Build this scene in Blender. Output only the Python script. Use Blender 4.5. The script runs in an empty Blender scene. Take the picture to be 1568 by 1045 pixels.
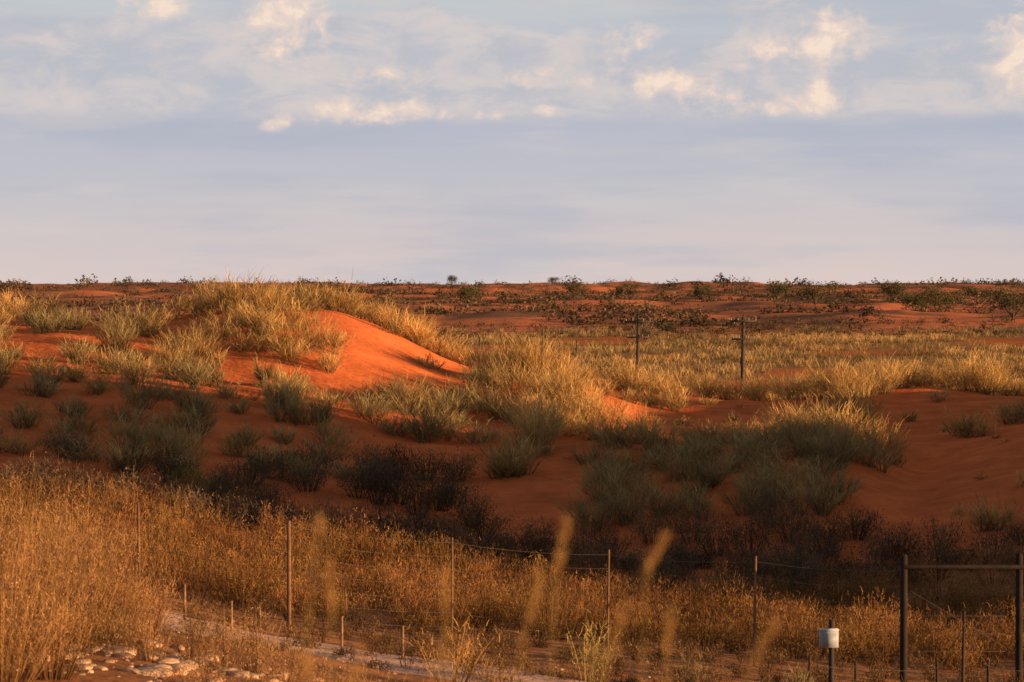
import bpy, math, numpy as np
from mathutils import Vector
rng = np.random.default_rng(7)
F = 4355.0          # bearing unit: 1/4355 rad
CAMZ = 4.7
# ------------------------------------------------------------------ noise
_T = np.random.default_rng(3).random((256, 256))
def vnoise(x, y):
    xi = np.floor(x).astype(int); yi = np.floor(y).astype(int)
    fx = x - xi; fy = y - yi
    fx = fx*fx*(3-2*fx); fy = fy*fy*(3-2*fy)
    a = _T[xi & 255, yi & 255]; b = _T[(xi+1) & 255, yi & 255]
    c = _T[xi & 255, (yi+1) & 255]; d = _T[(xi+1) & 255, (yi+1) & 255]
    return (a*(1-fx)+b*fx)*(1-fy)+(c*(1-fx)+d*fx)*fy
def fbm(x, y, o=4):
    s = 0; a = .5; 
    for i in range(o):
        s = s + a*(vnoise(x*2**i+17.3*i, y*2**i+5.1*i)-.5); a *= .5
    return s
# ------------------------------------------------------------------ terrain
COLB = np.array([-1284,-784,-584,-384,-284,-184,-84,16,116,216,416,516,616,784,1316.])
ROWS = [
(0,  [3.1]*15), (5, [2.9]*15), (12,[1.8]*15),
(20, [1.2,.9,.8,.6,.5,.4,.4,.3,.2,.1,.0,-.05,-.1,-.1,-.1]),
(30, [.9,.6,.5,.2,.1,0,-.05,-.1,-.2,-.3,-.4,-.45,-.5,-.5,-.5]),
(36, [.8,.5,.35,.1,-.02,-.15,-.25,-.35,-.42,-.5,-.65,-.7,-.75,-.8,-.8]),
(42, [.7,.4,.15,-.25,-.35,-.45,-.5,-.55,-.62,-.7,-.85,-.92,-1.0,-1.1,-1.2]),
(48, [.6,.3,0,-.4,-.58,-.75,-.88,-1.0,-1.08,-1.15,-1.35,-1.42,-1.5,-1.5,-1.3]),
(55, [.8,.5,.28,-.1,-.3,-.48,-.67,-.86,-1.0,-1.17,-1.3,-1.2,-1.1,-.73,0]),
(60, [1.0,.74,.47,.1,-.08,-.26,-.5,-.74,-.9,-.9,-.75,-.65,-.67,-.12,.8]),
(65, [1.6,1.36,1.02,.6,.37,.07,-.1,-.15,-.1,.0,.45,.5,-.08,.37,1.6]),
(70, [2.3,2.05,1.75,1.35,1.05,.68,.55,.65,.95,.65,.85,1.0,.2,.68,2.2]),
(76, [3.0,2.8,2.55,2.2,1.9,1.47,1.15,1.35,1.25,.60,.5,.55,.42,.86,2.8]),
(82, [3.5,3.3,3.2,3.2,3.05,2.4,1.8,2.05,1.65,.84,.75,.75,.75,1.03,3.0]),
(88, [3.8,3.65,3.7,4.2,4.3,3.5,2.4,2.05,1.7,1.06,.86,1.1,1.16,1.2,2.8]),
(95, [3.8,3.5,3.5,3.8,3.85,3.45,2.5,1.82,1.6,1.25,.95,1.1,1.21,1.1,2.2]),
(105,[3.2,3,3,3,2.9,2.3,1.5,1.0,.7,.3,0,.05,.1,0,.5]),
(130,[0,0,0,0,0,-.2,-.6,-1,-1.2,-1.3,-1.5,-1.5,-1.5,-1.5,-1.5]),
(160,[-2.5]*15), (180,[-2.5]*15)]
RD = np.array([r[0] for r in ROWS], float); RZ = np.array([r[1] for r in ROWS])
LB = np.arange(-1290, 1321, 10.); LD = np.arange(0, 181, .5)
t1 = np.stack([np.interp(LD, RD, RZ[:, j]) for j in range(15)], 1)
LZ = np.stack([np.interp(LB, COLB, t1[i]) for i in range(len(LD))], 0)
def gblur(A, s, ax):
    r = int(3*s); k = np.exp(-.5*(np.arange(-r, r+1)/s)**2); k /= k.sum()
    P = np.pad(A, [(r, r) if a == ax else (0, 0) for a in (0, 1)], mode='edge')
    out = np.zeros_like(A)
    for i, w in enumerate(k):
        sl = [slice(None)]*2; sl[ax] = slice(i, i+A.shape[ax]); out += w*P[tuple(sl)]
    return out
LZ = gblur(gblur(LZ, 2.4, 0), 3.0, 1)
FD = [165,410,440,470,520,600,680,780,900,1050,1250,1500,1700,2200,3000,9000]
FZ = [-2.5,-2.5,-1.0,.1,-.9,1.2,.0,2.5,1.3,3.7,2.6,5.0,5.4,5.0,4.0,4.0]
def height(x, y):
    x = np.asarray(x, float); y = np.asarray(y, float)
    d = np.clip(y, 0.01, None)
    b = np.clip(x/np.maximum(d, 4.)*F, -1290, 1310)
    dl = np.clip(d, 0, 179.9)
    bi = (b+1290)/10.; di = dl/.5
    b0 = np.clip(np.floor(bi).astype(int), 0, len(LB)-2); d0 = np.clip(np.floor(di).astype(int), 0, len(LD)-2)
    fb = bi-b0; fd = di-d0
    zn = (LZ[d0, b0]*(1-fb)+LZ[d0, b0+1]*fb)*(1-fd)+(LZ[d0+1, b0]*(1-fb)+LZ[d0+1, b0+1]*fb)*fd
    w = np.clip((d-52)/8, 0, 1)*np.clip((125-d)/20, 0, 1)
    zn = zn + w*(fbm(x/4.5, y/4.5, 4)*.65) + fbm(x/1.7+9, y/1.7, 3)*.13
    # off to the right, unseen: dune mass added and shaped to shade the dune faces
    zn = zn + 6.8*np.exp(-.5*((x-29)/6.)**2-np.clip(np.abs((y-54.4)/9.4), 0, 4)**6)
    # dunes of the far field, crests running roughly across the view
    wy = d+fbm(x/90., d/200., 2)*160
    zf = np.interp(np.where(d > 470, wy, d), FD, FZ)*np.clip((d-440)/60, 0, 1)+np.interp(d, FD, FZ)*(1-np.clip((d-440)/60, 0, 1))
    a = np.clip((d-405)/60, 0, 1)
    zf = zf + a*(fbm(x/60., d/60.+3, 3)*(2.8+d/400.)+fbm(x/17.+4, d/34., 3)*(1.6+d/800.)) + fbm(x/14., d/14., 2)*.4
    k = np.clip((d-150)/20, 0, 1)
    return zn*(1-k)+zf*k
def H(x, y): return float(height(np.array([x]), np.array([y]))[0])

# ------------------------------------------------------------------ mesh helpers
def mk_mesh(name, v, q, c=None, mats=(), smooth=False, mi=None):
    v = np.asarray(v, np.float32); q = np.asarray(q, np.int32)
    me = bpy.data.meshes.new(name)
    me.vertices.add(len(v)); me.vertices.foreach_set('co', v.ravel())
    me.loops.add(q.size); me.loops.foreach_set('vertex_index', q.ravel())
    me.polygons.add(len(q))
    me.polygons.foreach_set('loop_start', np.arange(0, q.size, 4, dtype=np.int32))
    try: me.polygons.foreach_set('loop_total', np.full(len(q), 4, np.int32))
    except Exception: pass
    for m in mats: me.materials.append(m)
    if mi is not None: me.polygons.foreach_set('material_index', np.asarray(mi, np.int32))
    if smooth: me.polygons.foreach_set('use_smooth', np.ones(len(q), bool))
    me.update(calc_edges=True)
    if c is not None:
        at = me.attributes.new('Col', 'FLOAT_COLOR', 'POINT')
        cc = np.ones((len(v), 4), np.float32); cc[:, :3] = c
        at.data.foreach_set('color', cc.ravel())
    ob = bpy.data.objects.new(name, me); bpy.context.scene.collection.objects.link(ob)
    return ob
class Geo:
    def __init__(s): s.v=[]; s.q=[]; s.c=[]; s.m=[]; s.n=0
    def add(s, v, q, c, m=0):
        v=np.asarray(v,float); q=np.asarray(q,int)
        c=np.broadcast_to(np.asarray(c,float),(len(v),3))
        s.v.append(v); s.q.append(q+s.n); s.c.append(c); s.m.append(np.full(len(q),m)); s.n+=len(v)
    def build(s, name, mats, smooth=False):
        return mk_mesh(name, np.concatenate(s.v), np.concatenate(s.q), np.concatenate(s.c), mats, smooth, np.concatenate(s.m))
def tube(g, p0, p1, r0, r1, col=(.2,.15,.1), m=0, n=8):
    p0=np.array(p0,float); p1=np.array(p1,float); d=p1-p0; d/=np.linalg.norm(d)+1e-9
    a=np.cross(d,[0,0,1.]) if abs(d[2])<.9 else np.cross(d,[1.,0,0]); a/=np.linalg.norm(a); b=np.cross(d,a)
    t=np.arange(n)*2*np.pi/n; ring=np.cos(t)[:,None]*a+np.sin(t)[:,None]*b
    v=np.concatenate([p0+ring*r0,p1+ring*r1]); q=[[i,(i+1)%n,n+(i+1)%n,n+i] for i in range(n)]
    if n==8: q+=[[8,9,10,11],[8,11,12,13],[8,13,14,15]]
    g.add(v,q,col,m)
def box(g, c, s, col, m=0, rz=0., tilt=0.):
    v=np.array([[x,y,z] for z in(-.5,.5) for y in(-.5,.5) for x in(-.5,.5)])*np.array(s)
    if tilt: v[:,2]+=v[:,1]*tilt
    ca,sa=math.cos(rz),math.sin(rz); v=np.stack([v[:,0]*ca-v[:,1]*sa,v[:,0]*sa+v[:,1]*ca,v[:,2]],1)+np.array(c)
    g.add(v,[[0,2,3,1],[4,5,7,6],[0,1,5,4],[1,3,7,5],[3,2,6,7],[2,0,4,6]],col,m)
def blades(g, base, az, t0, t1, L, W, cb, ct, seg=3, pw=.8, m=0):
    n=len(base); V=np.zeros((n,seg+1,2,3)); C=np.zeros((n,seg+1,2,3)); p=base.copy()
    wa=rng.uniform(0,2*np.pi,n); wv=np.stack([np.cos(wa),np.sin(wa),rng.uniform(-.2,.2,n)],1)
    for k in range(seg+1):
        f=k/seg; w=(W*(1-.75*f))[:,None]*.5
        V[:,k,0]=p-wv*w; V[:,k,1]=p+wv*w
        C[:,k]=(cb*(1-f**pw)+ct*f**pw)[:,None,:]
        if k<seg:
            t=t0+(t1-t0)*(k+.5)/seg
            p=p+np.stack([np.sin(t)*np.cos(az),np.sin(t)*np.sin(az),np.cos(t)],1)*(L/seg)[:,None]
    idx=np.arange(n*(seg+1)*2).reshape(n,seg+1,2)
    q=np.stack([idx[:,:-1,0],idx[:,:-1,1],idx[:,1:,1],idx[:,1:,0]],-1).reshape(-1,4)
    g.add(V.reshape(-1,3),q,C.reshape(-1,3),m)
def leaves(g, cen, size, col, m=0):
    n=len(cen); a=rng.normal(size=(n,3)); a/=np.linalg.norm(a,axis=1)[:,None]
    b=np.cross(a,rng.normal(size=(n,3))); b/=np.linalg.norm(b,axis=1)[:,None]
    s=(size*rng.uniform(.6,1.3,n))[:,None]
    V=np.stack([cen-a*s,cen-b*s*.6,cen+a*s,cen+b*s*.6],1)
    g.add(V.reshape(-1,3),np.arange(n*4).reshape(n,4),np.repeat(col,4,axis=0) if np.ndim(col)==2 else col,m)

# ------------------------------------------------------------------ materials
def new_mat(name):
    m=bpy.data.materials.new(name); m.use_nodes=True; nt=m.node_tree; nt.nodes.clear(); return m,nt
def plant_mat(name, trans=.35, var=.25):
    m,nt=new_mat(name); N=nt.nodes; L=nt.links
    o=N.new('ShaderNodeOutputMaterial'); mx=N.new('ShaderNodeMixShader'); d=N.new('ShaderNodeBsdfDiffuse'); t=N.new('ShaderNodeBsdfTranslucent')
    a=N.new('ShaderNodeAttribute'); a.attribute_name='Col'
    tc=N.new('ShaderNodeTexCoord'); nz=N.new('ShaderNodeTexNoise'); nz.inputs['Scale'].default_value=1.3; nz.inputs['Detail'].default_value=1
    L.new(tc.outputs['Object'],nz.inputs['Vector'])
    hv=N.new('ShaderNodeHueSaturation'); mr=N.new('ShaderNodeMapRange'); mr.inputs['From Min'].default_value=.3; mr.inputs['From Max'].default_value=.7
    mr.inputs['To Min'].default_value=1-var; mr.inputs['To Max'].default_value=1+var
    L.new(nz.outputs['Fac'],mr.inputs['Value']); L.new(mr.outputs[0],hv.inputs['Value']); L.new(a.outputs['Color'],hv.inputs['Color'])
    L.new(hv.outputs[0],d.inputs[0]); L.new(hv.outputs[0],t.inputs[0]); mx.inputs[0].default_value=trans
    L.new(d.outputs[0],mx.inputs[1]); L.new(t.outputs[0],mx.inputs[2]); L.new(mx.outputs[0],o.inputs[0]); return m
def solid_mat(name, rough=.8, metal=0., nscale=8., bump=.3, var=.3):
    m,nt=new_mat(name); N=nt.nodes; L=nt.links
    o=N.new('ShaderNodeOutputMaterial'); p=N.new('ShaderNodeBsdfPrincipled'); p.inputs['Roughness'].default_value=rough; p.inputs['Metallic'].default_value=metal
    p.inputs['Specular IOR Level'].default_value=.2
    a=N.new('ShaderNodeAttribute'); a.attribute_name='Col'
    tc=N.new('ShaderNodeTexCoord'); nz=N.new('ShaderNodeTexNoise'); nz.inputs['Scale'].default_value=nscale; nz.inputs['Detail'].default_value=6
    L.new(tc.outputs['Object'],nz.inputs['Vector'])
    hv=N.new('ShaderNodeHueSaturation'); mr=N.new('ShaderNodeMapRange'); mr.inputs['From Min'].default_value=.3; mr.inputs['From Max'].default_value=.7
    mr.inputs['To Min'].default_value=1-var; mr.inputs['To Max'].default_value=1+var
    L.new(nz.outputs['Fac'],mr.inputs['Value']); L.new(mr.outputs[0],hv.inputs['Value']); L.new(a.outputs['Color'],hv.inputs['Color']); L.new(hv.outputs[0],p.inputs['Base Color'])
    bp=N.new('ShaderNodeBump'); bp.inputs['Strength'].default_value=bump; bp.inputs['Distance'].default_value=.02
    L.new(nz.outputs['Fac'],bp.inputs['Height']); L.new(bp.outputs[0],p.inputs['Normal']); L.new(p.outputs[0],o.inputs[0]); return m
M_grass=plant_mat('dune_grass_blades',.3,.3); M_shrub=plant_mat('shrub_twigs',.2); M_leaf=plant_mat('leaves',.15)
M_wood=solid_mat('weathered_wood',.85); M_rock=solid_mat('limestone',.9,0,6,.8,.25); M_paint=solid_mat('box_paint',.5,0,12,.05,.12)

def ground_mat():
    m,nt=new_mat('kalahari_sand'); N=nt.nodes; L=nt.links
    o=N.new('ShaderNodeOutputMaterial'); p=N.new('ShaderNodeBsdfDiffuse')
    a=N.new('ShaderNodeAttribute'); a.attribute_name='Col'; tc=N.new('ShaderNodeTexCoord')
    n1=N.new('ShaderNodeTexNoise'); n1.inputs['Scale'].default_value=.9; n1.inputs['Detail'].default_value=6; n1.inputs['Roughness'].default_value=.65
    n2=N.new('ShaderNodeTexNoise'); n2.inputs['Scale'].default_value=5; n2.inputs['Detail'].default_value=5
    w=N.new('ShaderNodeTexWave'); w.inputs['Scale'].default_value=1.6; w.inputs['Distortion'].default_value=6; w.inputs['Detail'].default_value=2; w.bands_direction='DIAGONAL'
    for n in(n1,n2,w): L.new(tc.outputs['Object'],n.inputs['Vector'])
    hv=N.new('ShaderNodeHueSaturation'); mr=N.new('ShaderNodeMapRange'); mr.inputs['From Min'].default_value=.3; mr.inputs['From Max'].default_value=.7
    mr.inputs['To Min'].default_value=.7; mr.inputs['To Max'].default_value=1.2
    L.new(n1.outputs['Fac'],mr.inputs['Value']); L.new(mr.outputs[0],hv.inputs['Value']); L.new(a.outputs['Color'],hv.inputs['Color']); L.new(hv.outputs[0],p.inputs['Color'])
    ad=N.new('ShaderNodeMath'); ad.operation='MULTIPLY_ADD'; ad.inputs[1].default_value=.2; L.new(w.outputs['Fac'],ad.inputs[0]); L.new(n2.outputs['Fac'],ad.inputs[2])
    bp=N.new('ShaderNodeBump'); bp.inputs['Strength'].default_value=.5; bp.inputs['Distance'].default_value=.06
    L.new(ad.outputs[0],bp.inputs['Height']); L.new(bp.outputs[0],p.inputs['Normal']); L.new(p.outputs[0],o.inputs[0]); return m
M_ground=ground_mat()

# ------------------------------------------------------------------ ground sheet
def grow(start, step, g, end):
    out=[]; x=start; s=step
    while x<end: s*=g; x+=s; out.append(x)
    return out
xs_r=list(np.arange(0,22,.28))+grow(22,.3,1.035,6000); xs=np.array([-x for x in xs_r[:0:-1]]+xs_r)
ys=np.array([-60,-30,-12,-4]+list(np.arange(0,28,1.))+list(np.arange(28,112,.26))+grow(112,.3,1.02,400)+list(np.arange(404,1000,5.))+grow(1000,5,1.03,9000))
X,Y=np.meshgrid(xs,ys); Z=height(X,Y); nx,ny=len(xs),len(ys)
V=np.stack([X,Y,Z],-1).reshape(-1,3); idx=np.arange(nx*ny).reshape(ny,nx)
Q=np.stack([idx[:-1,:-1],idx[:-1,1:],idx[1:,1:],idx[1:,:-1]],-1).reshape(-1,4)
sand=np.array([.62,.168,.06]); veld=np.array([.36,.17,.085]); straw=np.array([.42,.23,.095]); hills=np.array([.68,.23,.11]); scrub=np.array([.17,.115,.075])
x,y=V[:,0],V[:,1]
def sm(a,b,v): t=np.clip((v-a)/(b-a),0,1); return (t*t*(3-2*t))[:,None]
c=veld+(sand-veld)*sm(50,60,y+fbm(x/3,y/3)*10)
c=c+(straw-c)*sm(108,150,y)
patch=sm(.06,.16,fbm(x/13.+30,y/26.,3))*sm(108,150,y); c=c+(sand-c)*patch*.8
c=c+(hills-c)*sm(405,425,y+fbm(x/12,y/12)*20)
vegm=sm(-.03,.09,fbm(x/16.,y/22.,4))*sm(405,430,y)*.75
c=c*(1-vegm)+scrub*vegm
mk_mesh('ground',V,Q,c,[M_ground],True)

# gravel road
g=Geo(); n=160; tt=np.linspace(0,1,n)
rx=-26+tt*60; ry=49.5-(rx+26)*.50+np.clip(rx-4,0,None)*.22; ws=np.linspace(-1.3,1.3,11)
PX=rx[:,None]+ws[None]*.46; PY=ry[:,None]+ws[None]*.89+fbm(rx*2,rx*0)[:,None]*.3
PZ=height(PX,PY)+.035-.06*np.abs(ws[None]/1.3)**4
idx=np.arange(n*11).reshape(n,11)
g.add(np.stack([PX,PY,PZ],-1).reshape(-1,3),np.stack([idx[:-1,:-1],idx[:-1,1:],idx[1:,1:],idx[1:,:-1]],-1).reshape(-1,4),(.58,.36,.27))
g.build('gravel_road',[solid_mat('gravel',.95,0,14,1.,.35)],True)

# ------------------------------------------------------------------ dune grass
def pol(px,d): b=px-784; return b*d/F, d
def tuft(g,x,y,h,r,n,green=.3,W=.02,dry=1.):
    # branching dune reed: culms fan out of a few crowns, leafy side shoots fill a rounded mound
    nc=3; cx=rng.normal(0,.30*r,nc); cy=rng.normal(0,.30*r,nc); ch=rng.uniform(.65,1.1,nc)
    m=max(12,n//5); ci=rng.integers(0,nc,m); a=rng.uniform(0,2*np.pi,m); k=np.sqrt(rng.random(m))
    bx=x+cx[ci]+k*r*.22*np.cos(a); by=y+cy[ci]+k*r*.22*np.sin(a); bz=height(bx,by)-.03
    t0=.02+.95*k*min(1.1,r/h*1.1)+rng.normal(0,.06,m); t1=t0+.15+.5*rng.random(m)
    L=h*rng.uniform(.7,1.02,m)*(1.05-.22*k)*ch[ci]
    v=rng.uniform(.82,1.15)
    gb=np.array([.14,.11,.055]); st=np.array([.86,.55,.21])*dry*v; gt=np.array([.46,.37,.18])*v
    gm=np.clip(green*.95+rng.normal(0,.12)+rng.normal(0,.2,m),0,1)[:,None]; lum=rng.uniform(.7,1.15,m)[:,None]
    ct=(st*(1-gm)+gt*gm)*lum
    B=np.stack([bx,by,bz],1)
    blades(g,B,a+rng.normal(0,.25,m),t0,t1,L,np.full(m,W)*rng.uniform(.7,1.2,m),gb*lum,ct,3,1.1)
    N=int(n*1.25); i=rng.integers(0,m,N); f=rng.uniform(.12,.85,N)**.75; t=(t0+(t1-t0)*.4)[i]
    P=B[i]+np.stack([np.sin(t)*np.cos(a[i]),np.sin(t)*np.sin(a[i]),np.cos(t)],1)*(L[i]*f)[:,None]+rng.normal(0,.05*r,(N,3))
    gz=height(P[:,0],P[:,1]); P[:,2]=np.maximum(P[:,2],gz-.02)
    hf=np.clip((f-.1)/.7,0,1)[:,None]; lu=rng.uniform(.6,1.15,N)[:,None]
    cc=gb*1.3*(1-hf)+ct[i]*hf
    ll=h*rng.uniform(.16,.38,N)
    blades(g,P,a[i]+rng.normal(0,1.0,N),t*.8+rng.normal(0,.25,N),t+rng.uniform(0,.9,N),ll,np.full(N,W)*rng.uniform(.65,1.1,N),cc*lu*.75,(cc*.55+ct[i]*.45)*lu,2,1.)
TU=[ # bearing, distance, height, radius, green
(15,90,1.0,.8,0),(45,88,.9,.7,.1),(0,87,.8,.7,.1),(60,84,1.0,.8,1.2),(92,84,1.1,.8,1.2),(120,85,1.0,.7,1.1),(75,81,.8,.7,1.2),
(190,82,.9,.7,.8),(215,82,1.0,.7,.4),(180,79,.8,.6,1.),
(300,86,.9,.7,.1),(322,87,1.15,.8,.1),(350,87,1.25,.9,.1),(378,86,1.2,.9,.15),(408,86,1.1,.9,.1),(432,84,1.0,.8,.15),(350,83,1.0,.8,.4),(395,82,1.1,.8,.2),(440,83,.9,.7,.1),(330,81,.9,.7,.6),(385,80,.9,.7,.4),(415,81,.9,.7,.2),
(425,91,1.1,.8,.8),(450,90,1.2,.9,.6),(480,90,1.2,.9,.3),(510,90,1.1,.9,.1),(540,89.5,1.0,.8,.1),(465,87,.8,.7,.6),
(588,91,1.2,.9,.05),(612,90.5,1.25,.9,.05),(636,90,1.2,.8,.05),(660,89,1.0,.8,.05),(680,89,.8,.7,.05),(700,90,.8,.6,.1),(715,88,.6,.5,.1),(625,88,.9,.7,.05),(645,88,.9,.7,.05),(650,84,.4,.4,.1),
(278,79,1.0,.7,.2),(300,78,1.1,.7,.25),(265,77,.9,.7,.6),(290,75,.8,.6,.9),(340,77,.6,.4,.3),(310,76,.8,.6,.7),
(430,79.5,.9,.7,.15),(455,79,1.0,.8,.15),(480,80,.9,.7,.1),(440,76,.8,.6,.5),(500,79,.7,.5,.2),(515,81,.6,.4,.1),(450,73,.9,.6,.6),(430,71,.8,.6,.7),(465,70,.9,.6,.7),
(560,76,.7,.7,1.),(590,76,.8,.8,1.),(620,75,.8,.8,1.),(650,76,.7,.7,1.),(570,73,.8,.7,1.),(600,72,.9,.8,1.),(640,71,.9,.8,1.),(680,72,.9,.8,1.),(690,77,.7,.6,1.),(715,79,.8,.6,1.1),(735,81,.9,.7,1.1),(720,72,.9,.8,1.),(700,75,.8,.8,1.),(735,76,.9,.8,1.),
(752,84,1.1,.8,1.1),(780,84,1.3,.9,.5),(805,83,1.4,.9,.15),(835,83,1.4,.9,.1),(862,82,1.2,.8,.1),(770,80,1.2,.8,.8),(800,79,1.3,.9,.2),(830,78,1.2,.9,.1),(858,77,1.2,.8,.1),(885,77,1.1,.8,.05),(905,75,1.1,.8,.05),(925,73.5,1.,.7,.0),(885,72,.9,.7,.1),(860,73,.8,.7,.3),(760,75,1.0,.8,1.),(790,74,.9,.7,.6),(825,74.5,.9,.8,.3),
(790,69,1.0,.7,.3),(812,69,1.25,.7,.1),(828,70,1.1,.6,.05),(785,66,1.0,.6,.3),(800,66,.8,.6,.4),(760,67,.8,.6,.8),
(885,90,.9,.7,.1),(910,91,1.0,.8,.1),(945,92,1.1,.8,.05),(975,92,1.2,.9,.05),(1005,92.5,1.0,.8,.1),(1030,93,.9,.7,.1),(960,86,.6,.6,.3),(1000,86,.8,.6,.2),(1030,86,.8,.6,.3),(920,84,.6,.5,.3),
(1058,95,.9,.7,.1),(1085,96,1.0,.7,.1),(1110,96,.8,.7,.2),(1145,97,.8,.7,.1),(1170,97,.9,.7,.1),(1200,97,1.0,.7,.1),(1155,91,.6,.5,0),(1185,91,.5,.4,.2),
(1235,90,1.0,.8,.1),(1262,89,1.3,.9,.05),(1290,88,1.4,.9,.05),(1320,88,1.4,.8,.1),(1345,92,1.3,.8,.1),(1375,94,1.0,.8,.1),(1400,96,1.1,.9,.1),(1430,96,1.0,.8,.1),(1455,95,1.1,.8,.1),(1485,94,1.3,.9,.05),(1510,94,1.3,.9,0),(1535,96,.9,.7,.1),(1560,97,.9,.7,.1),(1590,95,1,.8,.1),(1300,83,1.1,.8,.1),(1270,83,1.,.7,.2),(1330,83,.8,.7,.1),(1245,85,.9,.6,.1),
(1195,71,.8,.7,.2),(1225,71,1.1,.8,.15),(1255,71.5,1.2,.9,.1),(1285,71,1.2,.9,.1),(1315,71,1.1,.8,.1),(1342,70,.9,.7,.0),(1362,69.5,.6,.5,0),(1300,67,.9,.7,.8),(1330,67,.8,.6,.7),(1240,67,1.0,.8,.9),(1270,66,.9,.7,.9),
(905,71,.6,.6,.2),(940,71,.6,.5,.1),(985,72,.8,.5,.05),(1005,72.5,.7,.5,.05),(1060,72,.7,.6,.1),(1100,72,.8,.7,.15),(1135,72,.8,.7,.1),(1165,72,.7,.6,.2),
(960,78,.35,.3,.2),(1040,80,.4,.3,.2),(1120,84,.4,.3,.2),(1080,88,.45,.35,.2),(1230,79,.4,.3,.2),(1400,84,.4,.3,.2),(1440,88,.5,.4,.2),(1090,77,.3,.3,.3),
(1480,76,.7,.6,.2),(1505,76,.7,.6,.2),(1560,80,.9,.8,.6),(1590,79,.9,.8,.5),(1510,59,.8,.6,.3),(1340,77,.5,.5,.2)]
g=Geo()
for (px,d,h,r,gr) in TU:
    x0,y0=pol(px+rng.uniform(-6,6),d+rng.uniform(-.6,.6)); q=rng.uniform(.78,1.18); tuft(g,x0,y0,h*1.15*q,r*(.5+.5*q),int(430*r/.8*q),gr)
def scatter(n,b0,b1,d0,d1,sep):
    out=[]; tries=0
    while len(out)<n and tries<n*30:
        tries+=1; b=rng.uniform(b0,b1); d=math.sqrt(rng.uniform(d0*d0,d1*d1)); x=b*d/F
        if all((x-u)**2+((d-w)*.7)**2>sep*sep for u,w in out): out.append((x,d))
    return out
for (x0,y0) in scatter(60,-1000,-490,62,76,1.05):
    tuft(g,x0,y0,rng.uniform(.55,1.15),rng.uniform(.4,.9),340,rng.uniform(.5,1.1))  # greener leaf mix, its darker tone also standing in for slope shade
for (x0,y0) in scatter(8,-1000,-490,76,84,1.3):
    tuft(g,x0,y0,rng.uniform(.5,.8),rng.uniform(.4,.6),260,rng.uniform(.5,.95))
for (x0,y0) in scatter(28,-490,-270,63,76,1.05):
    tuft(g,x0,y0,rng.uniform(.5,1.0),rng.uniform(.35,.65),260,rng.uniform(.5,1.0))
for (x0,y0) in scatter(38,110,500,61.5,69.5,.8):
    tuft(g,x0,y0,rng.uniform(.6,1.15),rng.uniform(.55,.9),390,rng.uniform(.7,1.05))
for (x0,y0) in scatter(60,-900,900,58,100,1.4):
    tuft(g,x0,y0,rng.uniform(.2,.45),rng.uniform(.2,.35),60,rng.uniform(.1,.8))
for (x0,y0) in scatter(90,-1200,1300,100,150,1.8):
    tuft(g,x0,y0,rng.uniform(.4,.8),rng.uniform(.4,.7),90,rng.uniform(.0,.6),W=.032)
g.build('dune_grass',[M_grass])

# ------------------------------------------------------------------ shrubs
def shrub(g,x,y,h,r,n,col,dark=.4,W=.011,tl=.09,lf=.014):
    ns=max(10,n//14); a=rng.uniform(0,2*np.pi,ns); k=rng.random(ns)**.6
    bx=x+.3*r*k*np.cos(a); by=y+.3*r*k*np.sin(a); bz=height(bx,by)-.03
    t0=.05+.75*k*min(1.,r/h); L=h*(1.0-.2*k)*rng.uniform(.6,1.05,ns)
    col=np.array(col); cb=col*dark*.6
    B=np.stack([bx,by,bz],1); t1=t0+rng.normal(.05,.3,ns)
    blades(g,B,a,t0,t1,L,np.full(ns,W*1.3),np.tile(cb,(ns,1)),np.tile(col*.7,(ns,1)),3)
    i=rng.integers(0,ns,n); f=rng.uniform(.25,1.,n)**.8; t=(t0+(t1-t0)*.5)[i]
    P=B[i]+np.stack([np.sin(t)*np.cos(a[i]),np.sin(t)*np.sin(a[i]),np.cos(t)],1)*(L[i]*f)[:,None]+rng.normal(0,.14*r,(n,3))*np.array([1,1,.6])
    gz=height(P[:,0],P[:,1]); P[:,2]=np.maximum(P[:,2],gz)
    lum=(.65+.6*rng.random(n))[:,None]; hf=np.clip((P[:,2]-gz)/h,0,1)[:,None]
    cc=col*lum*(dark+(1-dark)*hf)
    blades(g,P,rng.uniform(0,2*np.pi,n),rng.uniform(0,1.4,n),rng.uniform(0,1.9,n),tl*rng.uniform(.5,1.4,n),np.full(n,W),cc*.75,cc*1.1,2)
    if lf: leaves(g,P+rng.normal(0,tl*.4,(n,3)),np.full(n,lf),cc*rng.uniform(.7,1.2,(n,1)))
OR=(.50,.255,.10)
g=Geo()
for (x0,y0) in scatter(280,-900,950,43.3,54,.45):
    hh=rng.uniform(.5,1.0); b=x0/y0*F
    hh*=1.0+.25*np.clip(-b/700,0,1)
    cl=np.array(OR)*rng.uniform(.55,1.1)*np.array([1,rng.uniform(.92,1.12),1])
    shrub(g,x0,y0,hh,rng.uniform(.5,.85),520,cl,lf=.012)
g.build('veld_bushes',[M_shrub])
g=Geo()
for (px,d,h,r,n) in [(-30,31,1.9,1.1,1700),(40,32,1.75,1.0,1700),(105,33.5,1.7,1.0,1600),(150,34.5,1.3,.8,1300),(0,29,1.3,.9,1200),(75,30,1.2,.8,1200),(190,35.5,1.1,.7,900),(225,36,.9,.5,600),(20,36,2.1,1.1,1200),(110,38,1.8,1.0,1200),(-90,30,1.8,1,1000)]:
    x0,y0=pol(px,d); shrub(g,x0,y0,h,r,int(n*1.8),np.array([.60,.335,.145])*rng.uniform(.7,1.15),.4,.008,.08,.010)
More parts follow.
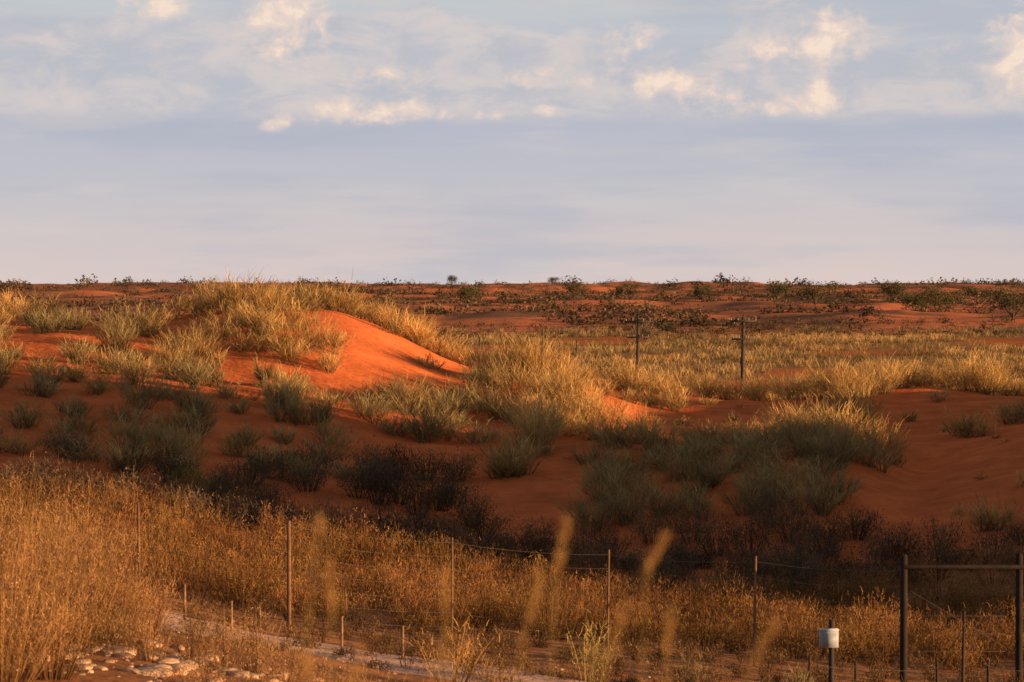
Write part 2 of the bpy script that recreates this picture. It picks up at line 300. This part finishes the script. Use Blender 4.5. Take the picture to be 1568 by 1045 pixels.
for (px,d,h,r,n) in [(290,34,.75,.5,700),(340,33,.8,.5,700),(390,33.5,.85,.5,800),(440,33,.6,.5,600),(500,32,.55,.4,500),(560,32,.6,.5,500),(620,31.5,.5,.4,400),(310,31,.5,.5,500),(420,31,.5,.5,500),(230,32.5,.6,.4,500),(185,33,.6,.5,500)]:
    x0,y0=pol(px,d); shrub(g,x0,y0,h,r,n,np.array([.58,.34,.155])*rng.uniform(.8,1.1),.5,.007,.07,.01)
g.build('thorn_bush',[M_shrub])
for (px,d,h,r,cl) in [(690,34.5,1.0,.55,(.72,.42,.15)),(900,35.5,1.0,.5,(.60,.46,.18)),(760,34.5,.5,.4,(.45,.27,.11)),(1060,37,.6,.4,(.3,.22,.12)),(1225,37,.5,.3,(.5,.38,.2))]:
    g=Geo(); x0,y0=pol(px,d); shrub(g,x0,y0,h,r,420,cl,.6,.011,.12,0); g.build('dry_shrub',[M_shrub])
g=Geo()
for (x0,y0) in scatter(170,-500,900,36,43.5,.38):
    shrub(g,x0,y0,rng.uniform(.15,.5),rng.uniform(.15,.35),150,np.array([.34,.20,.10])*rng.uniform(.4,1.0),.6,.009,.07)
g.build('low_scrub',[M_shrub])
g=Geo()
for (x0,y0) in scatter(110,-900,900,54,58.5,.5):
    shrub(g,x0,y0,rng.uniform(.4,1.0),rng.uniform(.5,.8),430,np.array([.17,.12,.08])*rng.uniform(.7,1.4),.6,.014,.12,.02)
for (px,d,h) in [(350,61,.8),(380,62,.9),(470,62,.9),(430,63,.8),(550,62,.9),(580,61.5,1.1),(610,62,1.1),(640,61,1.0),(670,62,.9),(720,61,1.0),(740,60,.8),(100,63,.7),(1060,60,1.),(1100,59,1.),(1150,59,1.1),(1210,60,1.),(1260,59,1.),(560,63.5,.9),(600,63.5,1.),(690,63,.9),(410,60,.8),(330,60,.7),(1000,60,.9),(1180,61,1.),(1310,60,.8),(260,61,.8),(200,62,.7),(570,66,1.),(610,66,1.),(650,66,.9),(480,65,.8),(700,66,.8)]:
    x0,y0=pol(px,d); shrub(g,x0,y0,h,.7,560,np.array([.17,.125,.08])*rng.uniform(.7,1.4),.6,.015,.12,.022)
x0,y0=pol(295,59.5); shrub(g,x0,y0,.8,.6,500,np.array([.40,.33,.07]),.6,.014,.14)
g.build('dark_scrub',[M_shrub])

# ------------------------------------------------------------------ plain grass
g=Geo(); n=15000
d=np.sqrt(rng.uniform(140**2,425**2,n)); b=rng.uniform(-420,1050,n); x=b*d/F
keep=(fbm(x/9,d/14,3)+rng.uniform(-.2,.2,n)>-.04)&(fbm(x/13.+30,d/26.,3)<.10); x=x[keep]; d=d[keep]; n=len(x); z=height(x,d)
k=7; X=np.repeat(x,k)+rng.normal(0,.22,n*k); Y=np.repeat(d,k)+rng.normal(0,.22,n*k); Zp=np.repeat(z,k)-.05
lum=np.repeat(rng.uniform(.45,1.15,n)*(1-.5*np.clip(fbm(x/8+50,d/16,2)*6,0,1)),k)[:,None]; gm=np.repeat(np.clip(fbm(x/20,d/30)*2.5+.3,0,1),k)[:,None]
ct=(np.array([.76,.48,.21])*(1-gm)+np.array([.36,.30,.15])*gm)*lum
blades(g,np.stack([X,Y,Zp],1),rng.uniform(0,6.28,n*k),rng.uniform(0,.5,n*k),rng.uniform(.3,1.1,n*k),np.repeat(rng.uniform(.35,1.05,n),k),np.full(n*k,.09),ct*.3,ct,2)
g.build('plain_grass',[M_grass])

# ------------------------------------------------------------------ bushes of far hills
def bushcloud(g,x,y,w,h,n,cols,leaf):
    N=len(x); z=height(x,y); i=np.repeat(np.arange(N),n); p=rng.normal(size=(N*n,3)); p/=np.linalg.norm(p,axis=1)[:,None]; p*=(rng.random(N*n)**.35)[:,None]
    p*=1+.35*np.sin(p[:,[1,2,0]]*7+i[:,None]*1.7)
    p[:,2]=np.abs(p[:,2])
    P=np.stack([x[i]+p[:,0]*w[i],y[i]+p[:,1]*w[i],z[i]-.05+p[:,2]*h[i]],1)
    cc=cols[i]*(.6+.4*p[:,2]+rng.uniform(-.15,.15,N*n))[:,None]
    leaves(g,P,(leaf*w)[i],cc)
g=Geo(); n=12500
d=np.exp(rng.uniform(math.log(412),math.log(1750),n)); b=rng.uniform(-950,950,n); x=b*d/F
# scrub grows in drifts and leaves the dune crests bare
kp=fbm(x/22,d/45,3)*1.3+rng.uniform(-.10,.10,n)>.035; x=x[kp]; d=d[kp]; n=len(x)
w=(.45+rng.random(n)**3*2.0)*(1+d/3000); cols=np.array([.145,.105,.065])*rng.uniform(.5,1.35,(n,1))*np.stack([np.ones(n),rng.uniform(.82,1.12,n),np.ones(n)],1)  # lighter brown stands in for distance haze, put into the base colour
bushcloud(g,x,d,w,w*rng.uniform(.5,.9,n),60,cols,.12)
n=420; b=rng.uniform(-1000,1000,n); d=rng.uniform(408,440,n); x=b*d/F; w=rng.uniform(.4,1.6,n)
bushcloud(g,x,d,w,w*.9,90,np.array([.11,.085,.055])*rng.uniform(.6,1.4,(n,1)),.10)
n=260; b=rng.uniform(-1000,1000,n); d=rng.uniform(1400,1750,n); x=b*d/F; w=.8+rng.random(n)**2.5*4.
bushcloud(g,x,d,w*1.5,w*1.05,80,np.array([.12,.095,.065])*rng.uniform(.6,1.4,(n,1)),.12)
g.build('hill_scrub',[M_leaf])

def tree(name,px,d,h,w,col,trunkf=.35):
    x,y=pol(px,d); z=H(x,y); g=Geo(); bark=(.12,.085,.06)
    top=np.array([x+.03*h,y,z+h*trunkf]); tube(g,(x,y,z-.1),top,.05*h,.035*h,bark)
    tips=[]
    for i in range(7):
        a=i*.9+rng.uniform(0,.6); e=top+np.array([math.cos(a)*w*rng.uniform(.3,.7),math.sin(a)*w*rng.uniform(.3,.7),h*(1-trunkf)*rng.uniform(.35,.8)])
        tube(g,top,e,.025*h,.01*h,bark); tips.append(e)
        e2=e+np.array([rng.uniform(-.3,.3)*w,rng.uniform(-.3,.3)*w,.15*h]); tube(g,e,e2,.01*h,.004*h,bark); tips.append(e2)
    tips=np.array(tips); n=1800; i=rng.integers(0,len(tips),n)
    P=tips[i]+rng.normal(0,1,(n,3))*np.array([w*.19,w*.19,h*.11]); P[:,2]=np.clip(P[:,2],z+.08*h,z+h*1.05)
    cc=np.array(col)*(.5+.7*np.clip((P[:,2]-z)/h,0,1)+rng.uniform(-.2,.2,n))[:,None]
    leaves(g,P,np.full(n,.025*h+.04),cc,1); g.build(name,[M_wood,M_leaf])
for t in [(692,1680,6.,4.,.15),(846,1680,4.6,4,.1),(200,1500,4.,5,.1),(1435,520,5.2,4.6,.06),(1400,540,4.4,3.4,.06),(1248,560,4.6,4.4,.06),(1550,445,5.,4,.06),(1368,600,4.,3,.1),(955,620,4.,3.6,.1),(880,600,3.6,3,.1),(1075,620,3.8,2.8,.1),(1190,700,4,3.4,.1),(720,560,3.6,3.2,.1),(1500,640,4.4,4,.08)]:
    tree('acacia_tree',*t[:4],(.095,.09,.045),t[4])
g=Geo(); x0,y0=pol(990,390); shrub(g,x0,y0,2.4,1.6,900,(.30,.22,.15),.8,.05,.5,0); g.build('bare_thorn_tree',[M_shrub])

# ------------------------------------------------------------------ utility poles
def pole(px,d,topz,arm,yaw):
    x,y=pol(px,d); z=H(x,y); g=Geo(); w=(.07,.05,.04)
    tube(g,(x,y,z-.3),(x+.05,y,topz),.15,.11,w)
    for dz in (.28,1.55):
        a=arm*(1 if dz<1 else .85); ca,sa=math.cos(yaw),math.sin(yaw)
        box(g,(x+.04,y-.16,topz-dz),(a,.09,.12),w,0,yaw)
        for s in(-.46,-.2,.2,.46):
            cx=x+.04+ca*a*s; cy=y-.16+sa*a*s; tube(g,(cx,cy,topz-dz+.06),(cx,cy,topz-dz+.24),.045,.04,(.25,.23,.2))
        for s in (-1,1): tube(g,(x+.04,y-.14,topz-dz-.5),(x+.04+ca*a*.3*s,y-.14+sa*a*.3*s,topz-dz-.04),.02,.02,w)
    g.build('utility_pole',[M_wood])
pole(1137,200,2.6,1.9,.1); pole(976,230,2.2,2.1,-.1)
for px,d,h in [(831,250,3.6),(883,300,1.6),(735,330,1.4),(1010,330,1.4)]:
    g=Geo(); x,y=pol(px,d); z=H(x,y); tube(g,(x,y,z-.2),(x,y,z+h),.10,.08,(.1,.08,.06)); tube(g,(x,y,z+h),(x,y,z+h+.05),.08,.03,(.1,.08,.06)); g.build('wooden_post',[M_wood])

# ------------------------------------------------------------------ wire fence
def empty(name):
    e=bpy.data.objects.new(name,None); bpy.context.scene.collection.objects.link(e); return e
def fence(name,posts,nw,r,col,wh=.95,wr=.004):
    par=empty(name); P=[]
    for i,(px,d,h,rr) in enumerate(posts):
        x,y=pol(px,d); z=H(x,y); g=Geo()
        lean=rng.uniform(-.02,.02)*h; a=np.array([x,y,z-.3]); b=np.array([x+lean,y,z+h])
        tube(g,a,a+(b-a)*.5,rr,rr*.97,col); tube(g,a+(b-a)*.5,b,rr*.97,rr*.85,col)
        o=g.build('post_%d'%(i+1),[M_wood]); o.parent=par; P.append((x,y,z,h,lean))
    g=Geo()
    for a,b in zip(P[:-1],P[1:]):
        for k in range(nw):
            f=.12+(wh-.12)*k/max(1,nw-1); n=5
            pts=[np.array([a[0]+a[4]*f+(b[0]+b[4]*f-a[0]-a[4]*f)*t, a[1]+(b[1]-a[1])*t-.03, a[2]+a[3]*f+(b[2]+b[3]*f-a[2]-a[3]*f)*t-.05*4*t*(1-t)]) for t in np.linspace(0,1,n+1)]
            for u,v in zip(pts[:-1],pts[1:]): tube(g,u,v,wr,wr,(.16,.13,.10),0,4)
    o=g.build('wires',[M_wood]); o.parent=par
fence('wire_fence',[(-260,43,1.4,.03),(-20,43,1.4,.03),(213,42.6,1.38,.022),(442,41.5,1.55,.032),(692,42,1.5,.018),(930,42,1.48,.018),(1155,41,1.6,.02),(1382,40.5,1.7,.02)],7,.03,(.19,.10,.055),.95,.003)
fence('low_fence',[(282,38.6,.52,.02),(354,38.4,.46,.02),(523,37.6,.5,.02),(616,37.4,.48,.022)],2,.03,(.26,.15,.085),.85,.003)
fence('low_fence',[(1240,38.5,.45,.02),(1312,38.6,.42,.02),(1437,38.8,.45,.02),(1475,38.6,1.18,.022),(1515,38.9,.5,.024),(1600,39,.5,.02)],2,.03,(.05,.035,.025),.85,.003)
par=empty('farm_gate'); col=(.028,.018,.015)
x1,y1=pol(1385,40); x2,y2=pol(1562,40); zt=CAMZ-(852-440)*40/F
for i,(x,y,zz) in enumerate([(x1,y1,zt),(x2,y2,zt+.02)]):
    g=Geo(); tube(g,(x,y,H(x,y)-.3),(x,y,zz),.055,.05,col); tube(g,(x,y,zz),(x,y,zz+.02),.05,.03,col); o=g.build('gate_post_%d'%(i+1),[M_wood],True); o.parent=par
g=Geo(); tube(g,(x1,y1-.06,zt-.15),(x2+3,y2-.06,zt-.15),.03,.03,col)
tube(g,(x1+.1,y1,zt-.5),(x2-.1,y2,zt-1.35),.005,.005,(.06,.04,.03))
for f in(.85,1.1,1.35): tube(g,(x1,y1,zt-f),(x2,y2,zt-f),.004,.004,(.06,.04,.03))
o=g.build('gate_rails',[M_wood]); o.parent=par
# meter box
par=empty('meter_box'); x,y=pol(1270,38.5); z=H(x,y); zb=CAMZ-(979-440)*38.5/F
g=Geo(); tube(g,(x+.05,y+.12,z-.3),(x+.05,y+.12,zb+.24),.04,.036,(.04,.03,.03)); o=g.build('box_post',[M_wood]); o.parent=par
g=Geo(); box(g,(x,y,zb),(.25,.15,.23),(.36,.40,.48)); box(g,(x,y-.079,zb-.01),(.19,.006,.17),(.28,.32,.40)); box(g,(x,y,zb+.122),(.26,.17,.012),(.5,.54,.6))
o=g.build('box_body',[M_paint]); o.parent=par

# ------------------------------------------------------------------ rocks
import bmesh
bm=bmesh.new()
def rock(x,y,s,fl):
    r=bmesh.ops.create_icosphere(bm,subdivisions=2,radius=1.)
    z=H(x,y); sx,sy,sz=s*rng.uniform(.8,1.4),s*rng.uniform(.7,1.1),s*fl; ph=rng.uniform(0,50,3); a=rng.uniform(0,3.1)
    for v in r['verts']:
        p=np.array(v.co); k=1+.55*fbm(np.array([p[0]*1.3+ph[0]+p[2]]),np.array([p[1]*1.3+ph[1]-p[2]]),3)[0]*1.6
        p=np.clip(p*k,-.85,.85); p=p*np.array([sx,sy,sz]); v.co=(x+p[0]*math.cos(a)-p[1]*math.sin(a),y+p[0]*math.sin(a)+p[1]*math.cos(a),z+p[2]+sz*.1)
for i in range(340):
    px=rng.uniform(-100,520); d=rng.uniform(30.5,35.2)-max(0,(px-250))*.006
    x,y=pol(px,d); rock(x,y,rng.choice([.02,.045,.08,.12,.17],p=[.36,.3,.2,.1,.04]),.4)
for px,d,s in [(180,33,.24),(270,32,.26),(400,31.5,.28),(100,32,.22),(520,36.5,.14),(535,36.5,.1),(40,31.5,.22),(330,31.2,.24),(230,31.4,.2)]:
    x,y=pol(px,d); rock(x,y,s,.33)
for i in range(170):
    px=rng.uniform(150,1000); x,y=pol(px,rng.uniform(34.5,39.5)); rock(x,y,rng.uniform(.012,.04),.5)
me=bpy.data.meshes.new('rocks'); bm.to_mesh(me); bm.free(); me.materials.append(M_rock)
at=me.attributes.new('Col','FLOAT_COLOR','POINT'); nn=len(me.vertices); cr=np.ones((nn,4),np.float32); tone=np.repeat(rng.uniform(.6,1.1,nn//42+1),42)[:nn]; cr[:,:3]=np.array([.50,.33,.22])*tone[:,None]; at.data.foreach_set('color',cr.ravel())
bpy.context.scene.collection.objects.link(bpy.data.objects.new('rocks',me))

# ------------------------------------------------------------------ near grass stems on the rise just ahead
g=Geo()
def stem(xt,zt,xb,zb,d,wd,n=55):
    a=np.array([xt,d,zt]); b=np.array([xb,d+.02,zb])
    root=np.array([b[0]+(b[0]-a[0])*1.6,d,H(b[0],d)])
    tube(g,root,b,.0014,.0012,(.5,.33,.13),0,4); tube(g,b,a,.0012,.0006,(.5,.33,.13),0,4)
    f=rng.random(n); P=b+(a-b)*f[:,None]+rng.normal(0,1,(n,3))*wd*.28*(1.1-f)[:,None]
    blades(g,P,rng.uniform(0,6.28,n),rng.uniform(.1,.6,n),rng.uniform(.2,.9,n),np.full(n,.018),np.full(n,.002),np.tile([.66,.36,.12],(n,1)),np.tile([.85,.52,.20],(n,1)),2)
for s in [(-.270,4.37,-.290,4.23,4.,.012),(-.258,4.31,-.256,4.22,4.,.010),(-.088,4.32,-.092,4.18,3.8,.012),(.081,4.36,.061,4.27,4.1,.010),(.042,4.30,.010,4.18,4.,.012),(.231,4.33,.198,4.27,4.2,.009),(.166,4.25,.134,4.17,4.,.009),(.373,4.22,.332,4.15,4.,.008),(-.206,4.20,-.224,4.14,3.9,.010),(.235,4.22,.230,4.15,4.2,.008),(-.28,4.19,-.284,4.14,3.9,.010)]: stem(*s)
g.build('foreground_grass',[M_grass])

# ------------------------------------------------------------------ sun, sky, camera
AZ=math.radians(105); EL=math.radians(5.6)
s=Vector((math.sin(AZ)*math.cos(EL),math.cos(AZ)*math.cos(EL),math.sin(EL)))
sd=bpy.data.lights.new('sun','SUN'); sd.energy=10.; sd.angle=math.radians(.5); sd.color=(1.,.58,.27)
so=bpy.data.objects.new('sun',sd); so.rotation_euler=s.to_track_quat('Z','Y').to_euler(); bpy.context.scene.collection.objects.link(so)
W=bpy.data.worlds.new('World'); bpy.context.scene.world=W; W.use_nodes=True; nt=W.node_tree; nt.nodes.clear(); N=nt.nodes; L=nt.links
out=N.new('ShaderNodeOutputWorld'); bg=N.new('ShaderNodeBackground'); BS=.12; bg.inputs[1].default_value=BS; L.new(bg.outputs[0],out.inputs[0])
sky=N.new('ShaderNodeTexSky'); sky.sky_type='NISHITA'; sky.sun_disc=False; sky.sun_elevation=EL; sky.sun_rotation=AZ
def mth(op,*a,clamp=False):
    n=N.new('ShaderNodeMath'); n.operation=op; n.use_clamp=clamp
    for i,v in enumerate(a):
        if isinstance(v,(int,float)): n.inputs[i].default_value=v
        else: L.new(v,n.inputs[i])
    return n.outputs[0]
tc=N.new('ShaderNodeTexCoord'); sp=N.new('ShaderNodeSeparateXYZ'); L.new(tc.outputs['Generated'],sp.inputs[0])
X_,Y_,Z_=sp.outputs
az=mth('ARCTAN2',X_,Y_); el=mth('ARCSINE',Z_)
U=mth('MULTIPLY',az,43.55); Vv=mth('MULTIPLY',el,43.55)
cb=N.new('ShaderNodeCombineXYZ'); L.new(U,cb.inputs[0]); L.new(Vv,cb.inputs[1])
def noise(sx,sy,scale,detail=6,rough=.55,off=0,dist=0.):
    mp=N.new('ShaderNodeMapping'); mp.inputs['Scale'].default_value=(sx,sy,1); mp.inputs['Location'].default_value=(off,off*.7,off*.3); L.new(cb.outputs[0],mp.inputs[0])
    n=N.new('ShaderNodeTexNoise'); n.noise_dimensions='2D'; n.inputs['Scale'].default_value=scale; n.inputs['Detail'].default_value=detail; n.inputs['Roughness'].default_value=rough; n.inputs['Distortion'].default_value=dist; L.new(mp.outputs[0],n.inputs['Vector']); return n.outputs['Fac']
def mixc(f,a,b):
    n=N.new('ShaderNodeMix'); n.data_type='RGBA'
    for s_,v in ((0,f),(6,a),(7,b)):
        if isinstance(v,(int,float)): n.inputs[s_].default_value=v
        elif isinstance(v,tuple): n.inputs[s_].default_value=(*v,1)
        else: L.new(v,n.inputs[s_])
    return n.outputs[2]
def mrange(v,a,b,c=0.,d=1.):
    n=N.new('ShaderNodeMapRange'); n.interpolation_type='SMOOTHSTEP'; L.new(v,n.inputs[0])
    for i,k in enumerate((a,b,c,d)): n.inputs[i+1].default_value=k
    return n.outputs[0]
nz=noise(.22,1.,.8,4,.5,3.)
vd=mth('ADD',Vv,mth('MULTIPLY',mth('SUBTRACT',nz,.5),.9))
rp=N.new('ShaderNodeValToRGB'); L.new(mth('DIVIDE',vd,6.),rp.inputs[0])
st=[(0,(.72,.59,.55)),(.10,(.65,.57,.56)),(.25,(.55,.54,.58)),(.50,(.455,.485,.58)),(.60,(.47,.50,.58)),(.68,(.55,.57,.60)),(.80,(.53,.59,.60)),(.88,(.51,.62,.60)),(1.,(.49,.64,.61))]
e=rp.color_ramp.elements; e[0].position=0; e[0].color=(*st[0][1],1); e[1].position=1; e[1].color=(*st[-1][1],1)
for p_,c_ in st[1:-1]: k=e.new(p_); k.color=(*c_,1)
colr=rp.outputs[0]
n2=noise(.15,1.,1.6,5,.6,11.); colr=mixc(mth('MULTIPLY',mrange(n2,.48,.72),.45),colr,(.66,.60,.58))
n3=noise(.12,1.,1.1,4,.55,27.); colr=mixc(mth('MULTIPLY',mrange(n3,.46,.7),.55),colr,(.42,.455,.55))
# upper bank: irregular top, flat base
nb=noise(.40,1.,1.0,6,.6,41.,.4)
top=mth('ADD',4.05,mth('MULTIPLY',mth('SUBTRACT',nb,.5),3.4))
bank=mth('MULTIPLY',mrange(mth('SUBTRACT',top,Vv),-.3,.35),mrange(Vv,2.45,2.75))
nb2=noise(.45,1.1,1.6,6,.62,63.,.3)
colr=mixc(mth('MULTIPLY',bank,.88),colr,mixc(mrange(nb2,.34,.68),(.51,.52,.57),(.68,.61,.59)))
# cumulus
nc=noise(1.,1.25,2.2,7,.62,5.,.2)
blobs=[(440,25,62,62,1.1),(520,176,42,18,1.1),(620,168,46,18,1.05),(420,190,22,12,.85),(825,170,32,9,.85),(850,118,80,20,.6),(1070,150,74,28,.7),(1180,76,66,28,.7),(1280,58,42,32,1.05),(1245,152,36,28,1.05),(1555,90,48,62,1.1),(240,12,54,28,.85),(965,62,50,24,.65),(730,178,46,7,.7),(590,120,80,18,.5),(1010,125,44,22,.65),(1185,170,36,9,.7),(1750,80,80,50,.9),(-200,120,90,50,.8)]
tot=None
for (bx,by,rx_,ry_,am) in blobs:
    u0=(bx-784)/100.; v0=(440-by)/100.
    du=mth('MULTIPLY',mth('SUBTRACT',U,u0),100./rx_); dv=mth('MULTIPLY',mth('SUBTRACT',Vv,v0),100./ry_)
    r2=mth('ADD',mth('MULTIPLY',du,du),mth('MULTIPLY',dv,dv)); gsn=mth('MULTIPLY',mth('EXPONENT',mth('MULTIPLY',r2,-.7)),am)
    tot=gsn if tot is None else mth('ADD',tot,gsn)
cm=mth('ADD',tot,mth('MULTIPLY',mth('SUBTRACT',nc,.5),2.4))
f4=mth('MULTIPLY',mth('MULTIPLY',mrange(cm,.2,1.15),mrange(tot,.02,.5)),.8); colr=mixc(f4,colr,(.86,.68,.58))
f5=mth('MULTIPLY',mth('MULTIPLY',mrange(nc,.47,.60),mrange(cm,.75,1.3)),.6); colr=mixc(f5,colr,(1.,.80,.64))
sc=N.new('ShaderNodeVectorMath'); sc.operation='SCALE'; L.new(colr,sc.inputs[0]); sc.inputs['Scale'].default_value=1/BS
# even warm grey added overhead, out of view, to take blue out of the ambient
ov=mixc(.5,sky.outputs[0],(.28/BS,.245/BS,.235/BS))
fin=mixc(mrange(el,.108,.20),sc.outputs[0],ov); L.new(fin,bg.inputs[0])

cd=bpy.data.cameras.new('camera'); cd.lens=100; cd.sensor_width=36; cd.clip_start=.1; cd.clip_end=20000
cd.dof.use_dof=True; cd.dof.focus_distance=78; cd.dof.aperture_fstop=5.
co=bpy.data.objects.new('camera',cd); co.location=(0,0,CAMZ); co.rotation_euler=(math.pi/2-82.5/F,0,0); bpy.context.scene.collection.objects.link(co)
S=bpy.context.scene; S.camera=co; S.view_settings.view_transform='Standard'; S.view_settings.look='None'; S.view_settings.exposure=0
